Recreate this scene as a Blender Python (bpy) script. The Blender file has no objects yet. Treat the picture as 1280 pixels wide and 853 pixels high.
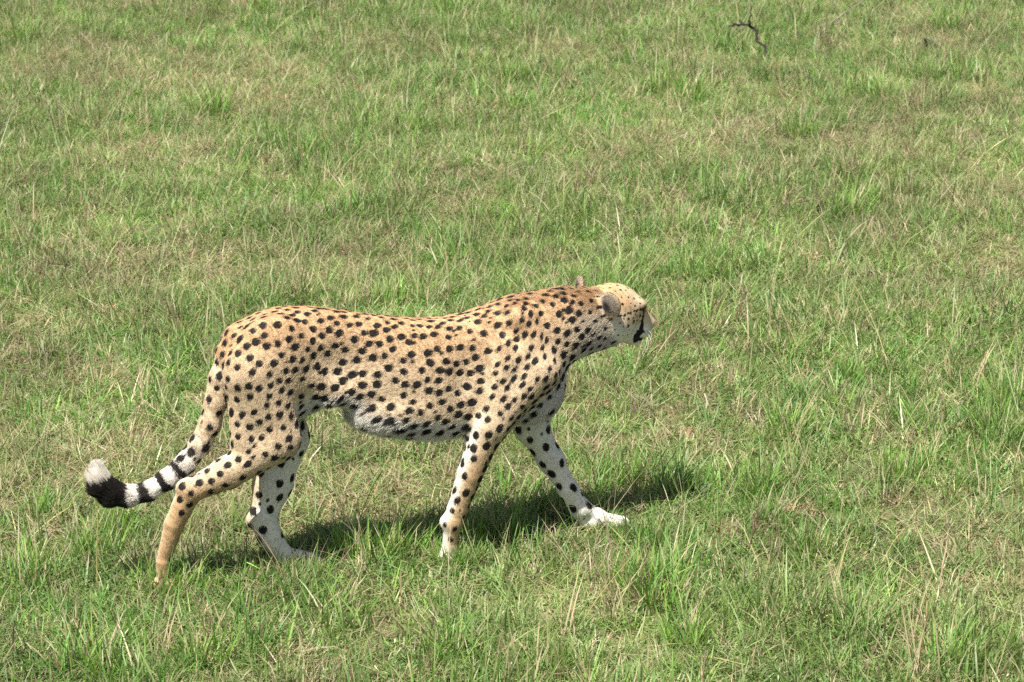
import bpy, math, random
import numpy as np
from mathutils import Vector, Matrix, Euler

rng = np.random.default_rng(7)
random.seed(7)
sc = bpy.context.scene
COL = sc.collection

# ------------------------------------------------------------------ camera, sky, sun, exposure
PITCH = math.radians(18.5)
FPX = 3300.0                        # focal length in photograph pixels (1280 wide)
CAM = np.array([0.0, -7.42, 3.19])
cam_d = bpy.data.cameras.new('camera'); cam = bpy.data.objects.new('camera', cam_d); COL.objects.link(cam)
cam.location = CAM; cam.rotation_euler = (math.pi/2 - PITCH, 0, 0)
cam_d.sensor_width = 36; cam_d.lens = 36*FPX/1280; cam_d.clip_end = 2000; cam_d.clip_start = .1
cam_d.dof.use_dof = True; cam_d.dof.focus_distance = 8.0; cam_d.dof.aperture_fstop = 9.0
sc.camera = cam

SUN = np.array([-.25, -.40, 1.0])   # towards the sun
SUN = SUN/np.linalg.norm(SUN)
world = bpy.data.worlds.new('World'); sc.world = world; world.use_nodes = True
wn = world.node_tree; bg = wn.nodes['Background']
sky = wn.nodes.new('ShaderNodeTexSky'); sky.sky_type = 'NISHITA'; sky.sun_disc = False; sky.dust_density = 3.0; sky.ozone_density = .6
sky.sun_elevation = math.asin(SUN[2]); sky.sun_rotation = math.atan2(SUN[0], SUN[1])
wn.links.new(sky.outputs[0], bg.inputs[0]); bg.inputs[1].default_value = .050
sun_d = bpy.data.lights.new('sun', 'SUN'); sun_d.energy = 5.0; sun_d.angle = math.radians(.53); sun_d.color = (1, .955, .88)
sun = bpy.data.objects.new('sun', sun_d); COL.objects.link(sun); sun.location = (-3, -6, 14)
sun.rotation_euler = Vector(SUN).to_track_quat('Z', 'Y').to_euler()
sc.view_settings.view_transform = 'Standard'; sc.view_settings.look = 'None'
sc.view_settings.exposure = 1.27; sc.view_settings.gamma = 1
sc.cycles.use_denoising = False
sc.cycles.max_bounces = 4; sc.cycles.transmission_bounces = 2; sc.cycles.diffuse_bounces = 3; sc.cycles.use_adaptive_sampling = True; sc.cycles.adaptive_threshold = .02

# ------------------------------------------------------------------ helpers
def ray(px, py):
    x = (px-640)/FPX; y = (426.5-py)/FPX
    c, s = math.cos(PITCH), math.sin(PITCH)
    return np.array([x, c + y*s, -s + y*c])

def vnoise(x, y, seed=0):
    """smooth 2-D value noise, arrays in, 0..1 out"""
    x = np.asarray(x, float); y = np.asarray(y, float)
    xi = np.floor(x).astype(np.int64); yi = np.floor(y).astype(np.int64)
    fx = x-xi; fy = y-yi; fx = fx*fx*(3-2*fx); fy = fy*fy*(3-2*fy)
    def h(a, b):
        n = (a*374761393 + b*668265263 + seed*144664613) & 0x7fffffff
        n = ((n ^ (n >> 13))*1274126177) & 0x7fffffff
        return ((n ^ (n >> 16)) & 0xffff)/65535.0
    return (h(xi, yi)*(1-fx)+h(xi+1, yi)*fx)*(1-fy) + (h(xi, yi+1)*(1-fx)+h(xi+1, yi+1)*fx)*fy

def fbm(x, y, seed=0, oct=3):
    v = 0; a = .5; t = 0
    for i in range(oct):
        v = v + a*vnoise(x*2**i, y*2**i, seed+i*17); t += a; a *= .5
    return v/t

def hgt(x, y):
    """height of the ground"""
    x = np.asarray(x, float); y = np.asarray(y, float)
    near = np.exp(-((x/14)**2 + ((y-2)/16)**2))
    return ((fbm(x*.9, y*.9, 3)-.5)*.05 + (fbm(x*3.1, y*3.1, 9, 2)-.5)*.022)*near - .012

def ground_at(px, py):
    d = ray(px, py); t = -CAM[2]/d[2]; p = CAM + t*d
    for _ in range(3):
        t = (float(hgt(p[0], p[1]))-CAM[2])/d[2]; p = CAM + t*d
    return p

def at_y(px, py, Y):
    d = ray(px, py); return CAM + d*(Y-CAM[1])/d[1]

def new_mesh(name, v, f):
    m = bpy.data.meshes.new(name); m.from_pydata(np.asarray(v).tolist(), [], [list(q) for q in f]); m.update(); return m

def fast_mesh(name, verts, faces_flat, sizes):
    m = bpy.data.meshes.new(name)
    verts = np.asarray(verts, np.float32); faces_flat = np.asarray(faces_flat, np.int32); sizes = np.asarray(sizes, np.int32)
    m.vertices.add(len(verts)); m.vertices.foreach_set('co', verts.ravel())
    m.loops.add(len(faces_flat)); m.loops.foreach_set('vertex_index', faces_flat)
    m.polygons.add(len(sizes)); m.polygons.foreach_set('loop_start', np.concatenate([[0], np.cumsum(sizes)[:-1]]).astype(np.int32))
    try: m.polygons.foreach_set('loop_total', sizes)
    except Exception: pass
    m.update(calc_edges=True); return m

def obj(name, mesh, mat, parent=None, **props):
    o = bpy.data.objects.new(name, mesh); COL.objects.link(o)
    if mat is not None and mesh is not None and len(mesh.materials) == 0: mesh.materials.append(mat)
    if parent is not None: o.parent = parent
    for k, v in props.items(): o[k] = v
    return o

def nodes_of(name):
    m = bpy.data.materials.new(name); m.use_nodes = True
    nt = m.node_tree; b = nt.nodes['Principled BSDF']
    return m, nt, b, nt.links.new

def N(nt, t, **kw):
    n = nt.nodes.new(t)
    for k, v in kw.items():
        if isinstance(k, str) and hasattr(n, k): setattr(n, k, v)
    return n

def mix_rgb(nt, fac, a, b, mode='MIX'):
    n = nt.nodes.new('ShaderNodeMix'); n.data_type = 'RGBA'; n.blend_type = mode
    for s, v in ((n.inputs[0], fac), (n.inputs[6], a), (n.inputs[7], b)):
        if isinstance(v, (int, float)): s.default_value = v
        elif isinstance(v, tuple): s.default_value = (*v, 1) if len(v) == 3 else v
        else: nt.links.new(v, s)
    return n.outputs[2]

def ramp(nt, inp, stops):
    n = nt.nodes.new('ShaderNodeValToRGB'); e = n.color_ramp.elements
    while len(e) < len(stops): e.new(.5)
    for el, (p, c) in zip(e, stops):
        el.position = p; el.color = (c, c, c, 1) if isinstance(c, (int, float)) else (*c, 1)
    nt.links.new(inp, n.inputs[0]); return n.outputs[0]

def noise(nt, vec, scale, detail=3, rough=.55):
    n = nt.nodes.new('ShaderNodeTexNoise'); n.inputs['Scale'].default_value = scale
    n.inputs['Detail'].default_value = detail; n.inputs['Roughness'].default_value = rough
    if vec is not None: nt.links.new(vec, n.inputs['Vector'])
    return n.outputs[0]

# ------------------------------------------------------------------ materials
def mat_ground():
    m, nt, b, L = nodes_of('soil_and_litter')
    geo = N(nt, 'ShaderNodeNewGeometry').outputs['Position']
    n1 = noise(nt, geo, 1.7, 4); n2 = noise(nt, geo, 38, 4, .7); n3 = noise(nt, geo, 9, 3)
    soil = mix_rgb(nt, ramp(nt, n2, [(.35, 0.), (.65, 1.)]), (.050, .040, .022), (.17, .135, .075))
    green = mix_rgb(nt, ramp(nt, n2, [(.35, 0.), (.62, 1.)]), (.035, .055, .018), (.085, .12, .04))
    c = mix_rgb(nt, ramp(nt, n3, [(.42, 0.), (.62, 1.)]), soil, green)
    c = mix_rgb(nt, ramp(nt, n1, [(.40, 0.), (.70, .5)]), c, (.16, .13, .075))
    L(c, b.inputs['Base Color']); b.inputs['Roughness'].default_value = .95; b.inputs['Specular IOR Level'].default_value = .1
    bp = N(nt, 'ShaderNodeBump'); bp.inputs['Strength'].default_value = .6; bp.inputs['Distance'].default_value = .01
    L(n2, bp.inputs['Height']); L(bp.outputs[0], b.inputs['Normal'])
    return m

def mat_blade(name, transl=.42, patch=True):
    """leaf material: colour comes per blade from attribute Col, varied over the meadow"""
    m, nt, b, L = nodes_of(name)
    a = N(nt, 'ShaderNodeAttribute'); a.attribute_name = 'Col'
    col = a.outputs['Color']
    if patch:
        geo = N(nt, 'ShaderNodeNewGeometry').outputs['Position']
        n1 = noise(nt, geo, .9, 4, .6); n2 = noise(nt, geo, 4.5, 3, .6)
        col = mix_rgb(nt, ramp(nt, n1, [(.42, 0.), (.68, .30)]), col, (.28, .26, .14))
        col = mix_rgb(nt, ramp(nt, n2, [(.38, .30), (.55, 0.)]), col, (.095, .205, .040))
        oi = N(nt, 'ShaderNodeObjectInfo')
        hs = N(nt, 'ShaderNodeHueSaturation')
        mr = N(nt, 'ShaderNodeMapRange'); L(oi.outputs['Random'], mr.inputs[0]); mr.inputs[3].default_value = .75; mr.inputs[4].default_value = 1.25
        L(mr.outputs[0], hs.inputs['Value']); L(col, hs.inputs['Color']); col = hs.outputs[0]
    L(col, b.inputs['Base Color']); b.inputs['Roughness'].default_value = .48; b.inputs['Specular IOR Level'].default_value = .35
    tr = N(nt, 'ShaderNodeBsdfTranslucent'); hs2 = N(nt, 'ShaderNodeHueSaturation'); hs2.inputs['Value'].default_value = 1.25; hs2.inputs['Saturation'].default_value = 1.1
    L(col, hs2.inputs['Color']); L(hs2.outputs[0], tr.inputs['Color'])
    mx = N(nt, 'ShaderNodeMixShader'); mx.inputs[0].default_value = transl
    L(b.outputs[0], mx.inputs[1]); L(tr.outputs[0], mx.inputs[2]); L(mx.outputs[0], nt.nodes['Material Output'].inputs[0])
    return m

M_GROUND = mat_ground()
M_BLADE = mat_blade('grass_blades')
M_TUFT = mat_blade('tuft_blades', .38, False)
M_STRAW = mat_blade('dry_stalks', .15, False)

def mat_twig():
    m, nt, b, L = nodes_of('dark_twig_bark')
    tc = N(nt, 'ShaderNodeTexCoord').outputs['Object']
    n = noise(nt, tc, 60, 4)
    L(mix_rgb(nt, n, (.008, .006, .005), (.035, .026, .020)), b.inputs['Base Color']); b.inputs['Roughness'].default_value = .9
    return m
M_TWIG = mat_twig()

# ------------------------------------------------------------------ ground
def build_ground():
    def axis(lo, hi, far, step):
        core = np.arange(lo, hi+1e-6, step)
        g = step*1.35**np.arange(1, 40); g = np.cumsum(g)
        g = np.append(g[g < far], far)
        return np.concatenate([lo-g[::-1], core, hi+g])
    xs = axis(-5.2, 5.2, 600, .07); ys = axis(-3.6, 11.5, 600, .07)
    X, Y = np.meshgrid(xs, ys); Z = hgt(X, Y)
    v = np.stack([X, Y, Z], -1).reshape(-1, 3); nx, ny = len(xs), len(ys)
    i = (np.arange(ny-1)[:, None]*nx + np.arange(nx-1)[None]).ravel()
    f = np.stack([i, i+1, i+1+nx, i+nx], -1)
    m = fast_mesh('ground', v, f.ravel(), np.full(len(f), 4)); m.polygons.foreach_set('use_smooth', np.ones(len(f), bool))
    return obj('ground', m, M_GROUND, kind='structure', label='short grazed savanna turf with bare soil and dry litter')
build_ground()

# ------------------------------------------------------------------ grass
GREENS = np.array([[.130, .255, .044], [.168, .292, .057], [.095, .208, .042], [.200, .300, .078], [.118, .245, .070], [.078, .160, .034]])
STRAWS = np.array([[.42, .365, .215], [.36, .30, .18], [.50, .45, .31], [.30, .225, .15], [.38, .345, .18]])
BROWNS = np.array([[.27, .175, .12], [.20, .135, .09], [.34, .25, .175]])

def blades_mesh(name, n, rad, len_rng, wid_rng, lean_rng, curl_rng, palette, pprob, segs=3, root_z=-.004, clump=1.0, flat=0.0, clusters=0, crad=.016):
    """n curved tapering blades rooted in a disc; palettes chosen by pprob"""
    V, F, S, C = [], [], [], []; base = 0
    if clusters:
        cr = rad*np.sqrt(rng.random(clusters)); ca_ = rng.random(clusters)*2*math.pi
        CC = np.stack([cr*np.cos(ca_), cr*np.sin(ca_)], 1); CLN = np.exp(rng.normal(-.05, .46, clusters)); CPL = rng.choice(len(palette), clusters, p=pprob)
        CCO = rng.integers(0, 99, clusters); CB = np.exp(rng.normal(0, .16, clusters)); CAZ = rng.random(clusters)*2*math.pi; CLE = rng.normal(0, .22, clusters)
    for _ in range(n):
        r = rad*math.sqrt(rng.random())**clump; a = rng.random()*2*math.pi
        p = np.array([r*math.cos(a), r*math.sin(a), root_z])
        ln = rng.uniform(*len_rng)*(.7+.6*rng.random()); w = rng.uniform(*wid_rng)
        az = rng.random()*2*math.pi if rng.random() < .65 else a+rng.normal()*.5
        lean = rng.uniform(*lean_rng); curl = rng.uniform(*curl_rng)
        if rng.random() < flat: lean = rng.uniform(1.2, 1.55); curl = rng.uniform(-.2, .25); p[2] = rng.uniform(.0, .03)
        tw = az + math.pi/2 + rng.normal()*.5
        side = np.array([math.cos(tw), math.sin(tw), 0.])
        pal = palette[rng.choice(len(palette), p=pprob)]; col = pal[rng.integers(len(pal))]*rng.uniform(.75, 1.25)
        if clusters:
            ci_ = rng.integers(clusters); p[:2] = CC[ci_]+rng.normal(0, crad, 2); ln *= CLN[ci_]; lean = max(lean+CLE[ci_], .02)
            if rng.random() < .72: pal = palette[CPL[ci_]]; col = pal[CCO[ci_] % len(pal)]*CB[ci_]*rng.uniform(.85, 1.18)
            if rng.random() < .4: az = CAZ[ci_]+rng.normal()*.6
        tipdry = rng.random() < .18
        th = lean; q = p.copy(); rows = []
        for s in range(segs+1):
            t = s/segs
            ww = w*(.75+.5*t) if t < .4 else w*(1.0-((t-.4)/.6)**1.6)
            rows.append((q.copy(), max(ww, .0002), t))
            dth = th
            q = q + ln/segs*np.array([math.sin(dth)*math.cos(az), math.sin(dth)*math.sin(az), math.cos(dth)])
            th = min(th + curl/segs, 2.3)
        nv = 0
        for (pt, ww, t) in rows[:-1]:
            V += [pt-side*ww/2, pt+side*ww/2]; nv += 2
            cc = col if not (tipdry and t > .5) else STRAWS[0]*.9
            C += [cc, cc]
        V.append(rows[-1][0]); C.append(STRAWS[0]*.9 if tipdry else col); nv += 1
        for s in range(segs-1):
            b = base+2*s; F += [b, b+1, b+3, b+2]; S.append(4)
        b = base+2*(segs-1); F += [b, b+1, b+2]; S.append(3)
        base += nv
    m = fast_mesh(name, np.array(V), F, S)
    ca = m.attributes.new('Col', 'FLOAT_COLOR', 'POINT')
    ca.data.foreach_set('color', np.concatenate([np.array(C), np.ones((len(C), 1))], 1).astype(np.float32).ravel())
    m.polygons.foreach_set('use_smooth', np.ones(len(S), bool))
    return m

PAL = [GREENS, STRAWS, BROWNS]
protos = bpy.data.collections.new('grass_patches')
proto_kind = []
def add_proto(kind, mesh, mat=M_BLADE):
    o = bpy.data.objects.new('grass_patch_%02d' % len(proto_kind), mesh); mesh.materials.append(mat)
    protos.objects.link(o); proto_kind.append(kind)
TURF_R = .30
for k in range(6):  add_proto('turf', blades_mesh('turf', 2700, TURF_R, (.024, .066), (.0024, .0052), (.15, 1.35), (0, 1.3), PAL, [.74, .20, .06], flat=.12, clusters=150, crad=.020))
for k in range(4):  add_proto('dry', blades_mesh('dry_turf', 2400, TURF_R, (.025, .07), (.0020, .0046), (.3, 1.4), (-.2, .9), PAL, [.44, .40, .16], flat=.34, clusters=140, crad=.024))
for k in range(4):  add_proto('litter', blades_mesh('litter', 60, .11, (.03, .10), (.0016, .0042), (1.1, 1.57), (-.3, .3), PAL, [.05, .60, .35], flat=.8))
for k in range(5):  add_proto('mid', blades_mesh('mid_grass', 60, .10, (.08, .16), (.0028, .0056), (.05, .6), (.1, 1.1), PAL, [.90, .08, .02], segs=4))
for k in range(4):  add_proto('fine', blades_mesh('fine_stems', 8, .10, (.13, .28), (.0014, .0028), (.05, .7), (-.1, .5), [STRAWS, GREENS], [.66, .34], segs=4))
for k in range(2):  add_proto('herb', blades_mesh('broad_herb', 14, .035, (.025, .05), (.007, .013), (.6, 1.35), (.1, .7), [GREENS*np.array([.8, .9, 1.2])], [1.], segs=3))
proto_kind = np.array(proto_kind)

def scatter():
    X0, X1, Y0, Y1 = -8.0, 8.0, -3.4, 16.0
    pts, scl, idx = [], [], []
    def put(kind, per_m2, keep, smin, smax):
        n = int(per_m2*(X1-X0)*(Y1-Y0))
        x = rng.uniform(X0, X1, n); y = rng.uniform(Y0, Y1, n)
        ok = np.abs(x) < .198*(y+7.42)+3.0
        x, y = x[ok], y[ok]
        k = keep(x, y); ok = rng.random(len(x)) < k; x, y = x[ok], y[ok]
        pts.append(np.stack([x, y, hgt(x, y)], 1))
        scl.append(rng.uniform(smin, smax, len(x)))
        idx.append(rng.choice(np.nonzero(proto_kind == kind)[0], len(x)))
    def spots_at(x, y, lst, w):
        v = 0*x
        for px, py in lst:
            g = ground_at(px, py); v = v+np.exp(-((x-g[0])**2+((y-g[1])*.75)**2)/w**2)
        return np.clip(v, 0, 1)
    DRY = [(870, 550), (1070, 715), (1205, 690), (700, 60), (215, 370), (345, 125), (1085, 585), (640, 445), (910, 660), (1240, 790), (450, 112), (130, 395), (30, 235), (560, 230), (270, 235), (1010, 640), (720, 780), (600, 560), (150, 200), (1130, 60)]
    LUSH = [(845, 125), (1110, 130), (1010, 180), (265, 150), (520, 165), (1060, 270), (890, 345), (100, 700), (240, 690), (60, 800), (815, 760), (1190, 830), (990, 545), (1255, 520), (620, 665), (450, 690), (640, 110), (30, 60), (330, 30)]
    dryn = lambda x, y: fbm(x*1.35+3, y*1.35, 41, 4)+.15*spots_at(x, y, DRY, .28)-.06*spots_at(x, y, LUSH, .3)
    lush = lambda x, y: fbm(x*1.6-7, y*1.6, 77, 3)+.12*spots_at(x, y, LUSH, .25)-.08*spots_at(x, y, DRY, .25)+.13*np.exp(-((x+1.25)/.55)**2-((y+.35)/.45)**2)+.10*np.exp(-((x-.45)/.35)**2-((y+.3)/.3)**2)
    sm = lambda v, a, b: np.clip((v-a)/(b-a), 0, 1)
    # closed turf: jittered rows so that no soil is left bare by chance
    gx, gy = np.meshgrid(np.arange(X0, X1, .345), np.arange(Y0, Y1, .345)); gx = gx.ravel()+rng.uniform(-.10, .10, gx.size); gy = gy.ravel()+rng.uniform(-.10, .10, gy.size)
    ok = np.abs(gx) < .198*(gy+7.42)+3.1; gx, gy = gx[ok], gy[ok]
    isdry = rng.random(len(gx)) < sm(dryn(gx, gy), .46, .60)*.92
    pts.append(np.stack([gx, gy, hgt(gx, gy)], 1)); scl.append(rng.uniform(.9, 1.15, len(gx)))
    idx.append(np.where(isdry, rng.choice(np.nonzero(proto_kind == 'dry')[0], len(gx)), rng.choice(np.nonzero(proto_kind == 'turf')[0], len(gx))))
    put('turf', 2.6, lambda x, y: 1-sm(dryn(x, y), .45, .58), .8, 1.25)
    put('litter', 42, lambda x, y: .06+.94*sm(dryn(x, y), .46, .62), .7, 1.3)
    put('mid', 27, lambda x, y: np.clip((.05+.95*sm(lush(x, y), .50, .68)**1.3)*(.75+.05*np.clip(y, 0, 9)), 0, 1), .6, 1.25)
    put('fine', 13, lambda x, y: .25+.75*sm(lush(x+5, y), .45, .7), .7, 1.35)
    put('herb', 9, lambda x, y: .2+.8*sm(lush(x, y+9), .5, .65), .7, 1.4)
    return np.concatenate(pts), np.concatenate(scl), np.concatenate(idx)

def build_grass():
    P, Sc, I = scatter(); n = len(P)
    m = bpy.data.meshes.new('grass'); m.vertices.add(n); m.vertices.foreach_set('co', P.astype(np.float32).ravel())
    e = .12; sx = (hgt(P[:, 0]+e, P[:, 1])-hgt(P[:, 0]-e, P[:, 1]))/(2*e); sy = (hgt(P[:, 0], P[:, 1]+e)-hgt(P[:, 0], P[:, 1]-e))/(2*e)
    az = rng.random(n)*6.2832; ca, sa = np.cos(az), np.sin(az)
    small = np.array([.12 if proto_kind[i] in ('mid', 'fine', 'herb') else .02 for i in I])
    rot = np.stack([np.arctan(sy)+rng.normal(0, 1, n)*small, -np.arctan(sx)+rng.normal(0, 1, n)*small, az], 1)   # XYZ euler: spin first, then tilt to the slope
    rot = np.array([(Matrix.Rotation(r[1], 3, 'Y') @ Matrix.Rotation(r[0], 3, 'X') @ Matrix.Rotation(a, 3, 'Z')).to_euler('XYZ')[:] for r, a in zip(rot.tolist(), az.tolist())])
    a = m.attributes.new('rot', 'FLOAT_VECTOR', 'POINT'); a.data.foreach_set('vector', rot.astype(np.float32).ravel())
    a = m.attributes.new('scl', 'FLOAT', 'POINT'); a.data.foreach_set('value', Sc.astype(np.float32))
    a = m.attributes.new('idx', 'INT', 'POINT'); a.data.foreach_set('value', I.astype(np.int32))
    g = bpy.data.node_groups.new('grass_scatter', 'GeometryNodeTree')
    g.interface.new_socket('Geometry', in_out='INPUT', socket_type='NodeSocketGeometry')
    g.interface.new_socket('Geometry', in_out='OUTPUT', socket_type='NodeSocketGeometry')
    gi = g.nodes.new('NodeGroupInput'); go = g.nodes.new('NodeGroupOutput')
    ci = g.nodes.new('GeometryNodeCollectionInfo'); ci.inputs['Collection'].default_value = protos
    ci.inputs['Separate Children'].default_value = True; ci.inputs['Reset Children'].default_value = True
    ip = g.nodes.new('GeometryNodeInstanceOnPoints'); ip.inputs['Pick Instance'].default_value = True
    mp = g.nodes.new('GeometryNodeMeshToPoints')
    def attr(nm, t):
        q = g.nodes.new('GeometryNodeInputNamedAttribute'); q.data_type = t; q.inputs['Name'].default_value = nm
        return q.outputs[0]
    er = g.nodes.new('FunctionNodeEulerToRotation')
    g.links.new(gi.outputs[0], mp.inputs[0]); g.links.new(mp.outputs[0], ip.inputs['Points'])
    g.links.new(ci.outputs[0], ip.inputs['Instance']); g.links.new(attr('idx', 'INT'), ip.inputs['Instance Index'])
    g.links.new(attr('rot', 'FLOAT_VECTOR'), er.inputs[0]); g.links.new(er.outputs[0], ip.inputs['Rotation'])
    g.links.new(attr('scl', 'FLOAT'), ip.inputs['Scale']); g.links.new(ip.outputs[0], go.inputs[0])
    o = obj('grass', m, M_BLADE, kind='stuff', label='short green and straw coloured savanna grass covering the ground', category='grass')
    md = o.modifiers.new('scatter', 'NODES'); md.node_group = g
    return o
build_grass()

# ------------------------------------------------------------------ cheetah
# Body frame: u forwards, v to the animal's left (far side), w up; origin on the ground under the belly.
YAW = math.radians(17)
CY, SY = math.cos(YAW), math.sin(YAW)
BO = np.array([-.40, 0.0, 0.0])
def to_body(p):
    q = np.asarray(p)-BO; return np.stack([q[..., 0]*CY+q[..., 1]*SY, -q[..., 0]*SY+q[..., 1]*CY, q[..., 2]], -1)
def B(px, py, lat=0.0):
    """point of the animal seen at a pixel, at a lateral distance from its own mid-plane -> body frame"""
    d = ray(px, py); o = to_body(CAM); dd = np.array([d[0]*CY+d[1]*SY, -d[0]*SY+d[1]*CY, d[2]])
    return o + dd*(lat-o[1])/dd[1]

PR = []        # primitives
def cone(tag, a, b, ra, rb, k=.03, sv=1.0, neg=False):
    PR.append(dict(t='cone', tag=tag, a=np.asarray(a, float), b=np.asarray(b, float), ra=ra, rb=rb, k=k, sv=sv, neg=neg))
def ell(tag, c, r, R=None, k=.03, neg=False):
    PR.append(dict(t='ell', tag=tag, c=np.asarray(c, float), r=np.asarray(r, float), R=np.eye(3) if R is None else R, k=k, neg=neg))

# torso and neck: lofted sections (pixel column, top, bottom, half width, lateral shift of the section)
ST = [(277, 436, 462, .022, 0), (284, 421, 486, .05, 0), (296, 409, 505, .072, 0), (312, 398, 518, .085, 0), (340, 387, 524, .094, 0),
      (380, 384, 512, .086, 0), (420, 387, 501, .073, 0), (450, 392, 511, .076, 0), (480, 395, 527, .087, 0), (510, 398, 538, .099, 0),
      (545, 398, 542, .103, 0), (580, 392, 538, .101, 0), (610, 381, 535, .094, 0), (640, 370, 528, .084, 0), (665, 366, 515, .080, 0),
      (685, 363, 490, .081, .004), (702, 360, 462, .074, .010), (718, 361, 447, .069, .018), (735, 361, 440, .064, .028), (752, 364, 434, .056, .04), (768, 376, 426, .04, .055)]
_s = []
for px, yt, yb, hw, lat in ST:
    a = B(px, yt, lat); b = B(px, yb, lat); _s.append(((a[0]+b[0])/2, a[2], b[2], hw, lat))
_s = np.array(_s)
def _smooth_interp(u, xs, ys):
    # monotone-ish cubic (Catmull-Rom tangents)
    m = np.gradient(ys, xs); i = np.clip(np.searchsorted(xs, u)-1, 0, len(xs)-2)
    h = xs[i+1]-xs[i]; t = np.clip((u-xs[i])/h, 0, 1); t2, t3 = t*t, t*t*t
    return (2*t3-3*t2+1)*ys[i]+(t3-2*t2+t)*h*m[i]+(-2*t3+3*t2)*ys[i+1]+(t3-t2)*h*m[i+1]
PR.append(dict(t='loft', tag='trunk', k=.03, neg=False))

def d_prim(q, P):
    if P['t'] == 'cone':
        a, b = P['a'], P['b']; ab = b-a; L2 = ab@ab; r = P - a if isinstance(P, np.ndarray) else None
        x = q-a; t = np.clip((x@ab)/L2, 0, 1)
        e = x-t[:, None]*ab
        if P['sv'] != 1.0: e = e/np.array([1, P['sv'], 1])
        return np.sqrt((e*e).sum(1))-(P['ra']+(P['rb']-P['ra'])*t)
    if P['t'] == 'ell':
        x = (q-P['c'])@P['R']; r = P['r']
        k0 = np.sqrt(((x/r)**2).sum(1)); k1 = np.sqrt(((x/(r*r))**2).sum(1))
        return k0*(k0-1)/np.maximum(k1, 1e-6)
    u = q[:, 0]; xs = _s[:, 0]
    zt, zb, hw, lt = (_smooth_interp(u, xs, _s[:, i]) for i in (1, 2, 3, 4))
    hh = np.maximum((zt-zb)/2, .004); hw = np.maximum(hw, .004); zc = (zt+zb)/2
    zz = (q[:, 2]-zc)/hh
    k0 = (np.abs((q[:, 1]-lt)/(hw*(1-.13*zz)))**2.5+np.abs(zz)**2.5)**(1/2.5)
    d = (k0-1)*np.minimum(hw, hh)
    out = np.maximum(xs[0]-u, u-xs[-1])
    return np.where(out > 0, np.sqrt(np.maximum(d, 0)**2+out**2), d)

def bbox(P):
    if P['t'] == 'cone':
        r = max(P['ra'], P['rb'])+.055; return np.minimum(P['a'], P['b'])-r, np.maximum(P['a'], P['b'])+r
    if P['t'] == 'ell':
        e = np.sqrt(((P['R']*P['r'])**2).sum(1))+.05; return P['c']-e, P['c']+e
    return np.array([_s[0, 0]-.05, -.17, _s[:, 2].min()-.05]), np.array([_s[-1, 0]+.05, .20, _s[:, 1].max()+.05])

# --- breast, shoulders
ell('trunk', B(674, 484, .0), (.078, .083, .098), k=.04)
ell('trunk', B(520, 510, 0), (.20, .075, .06), k=.05)
for sgn, tg in ((-1, 'nf'), (1, 'ff')):
    cone(tg+'_sh', B(652, 402, sgn*.058), B(674, 462, sgn*.080), .040, .052, k=.045, sv=.8)
    cone(tg+'_sh', B(636, 440, sgn*.074), B(618, 512, sgn*.086), .050, .046, k=.028, sv=.74)
# --- near foreleg
cone('nf_sh', B(672, 466, -.085), B(617, 532, -.090), .050, .044, k=.04, sv=.8)
ell('nf', B(603, 533, -.090), (.022, .020, .024), k=.025)
cone('nf', B(612, 533, -.088), B(588, 592, -.078), .050, .0395, k=.03, sv=.85)
cone('nf', B(588, 592, -.078), B(572, 636, -.068), .0395, .031, k=.006, sv=.85)
cone('nf', B(572, 636, -.068), B(566, 652, -.064), .031, .029, k=.006, sv=.9)
ell('nf', B(555, 653, -.064), (.012, .012, .012), k=.018)
cone('nf', B(565, 652, -.064), B(562, 686, -.060), .026, .021, k=.02)
# --- far foreleg
cone('ff', B(680, 468, .082), B(664, 532, .075), .055, .052, k=.04, sv=.8)
cone('ff', B(664, 532, .075), B(688, 574, .065), .050, .038, k=.03, sv=.85)
cone('ff', B(688, 574, .065), B(711, 613, .055), .038, .029, k=.025, sv=.85)
cone('ff', B(711, 613, .055), B(724, 636, .050), .030, .0305, k=.02, sv=.9)
ell('ff', B(724, 645, .050), (.014, .014, .010), k=.015)
cone('ff', B(726, 634, .050), B(748, 645, .048), .026, .020, k=.02)
# --- near hind leg
ell('nh_th', B(342, 452, -.062), (.118, .054, .135), k=.028)
cone('nh_th', B(318, 470, -.075), B(352, 548, -.087), .085, .058, k=.03, sv=.62)
cone('nh_th', B(305, 460, -.055), B(308, 548, -.078), .052, .048, k=.035, sv=.7)
cone('nh', B(345, 556, -.085), B(285, 591, -.078), .055, .050, k=.035, sv=.72)
cone('nh', B(285, 591, -.078), B(240, 613, -.070), .049, .036, k=.010, sv=.74)
ell('nh', B(229, 609, -.068), (.020, .020, .020), k=.02)
cone('nh', B(238, 613, -.069), B(218, 655, -.055), .0360, .0300, k=.012, sv=.80)
cone('nh', B(218, 655, -.055), B(204, 702, -.040), .0300, .0205, k=.004, sv=.80)
# --- far hind leg
ell('fh_th', B(350, 455, .062), (.115, .052, .13), k=.045)
cone('fh_th', B(335, 475, .072), B(358, 548, .072), .085, .062, k=.04, sv=.65)
cone('fh', B(358, 548, .072), B(341, 605, .058), .066, .056, k=.03, sv=.7)
cone('fh', B(341, 605, .058), B(329, 645, .048), .055, .043, k=.03, sv=.7)
ell('fh', B(315, 650, .045), (.020, .018, .022), k=.02)
cone('fh', B(328, 645, .047), B(336, 668, .044), .042, .038, k=.012, sv=.75)
cone('fh', B(336, 668, .044), B(356, 696, .040), .037, .026, k=.006, sv=.78)
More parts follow.
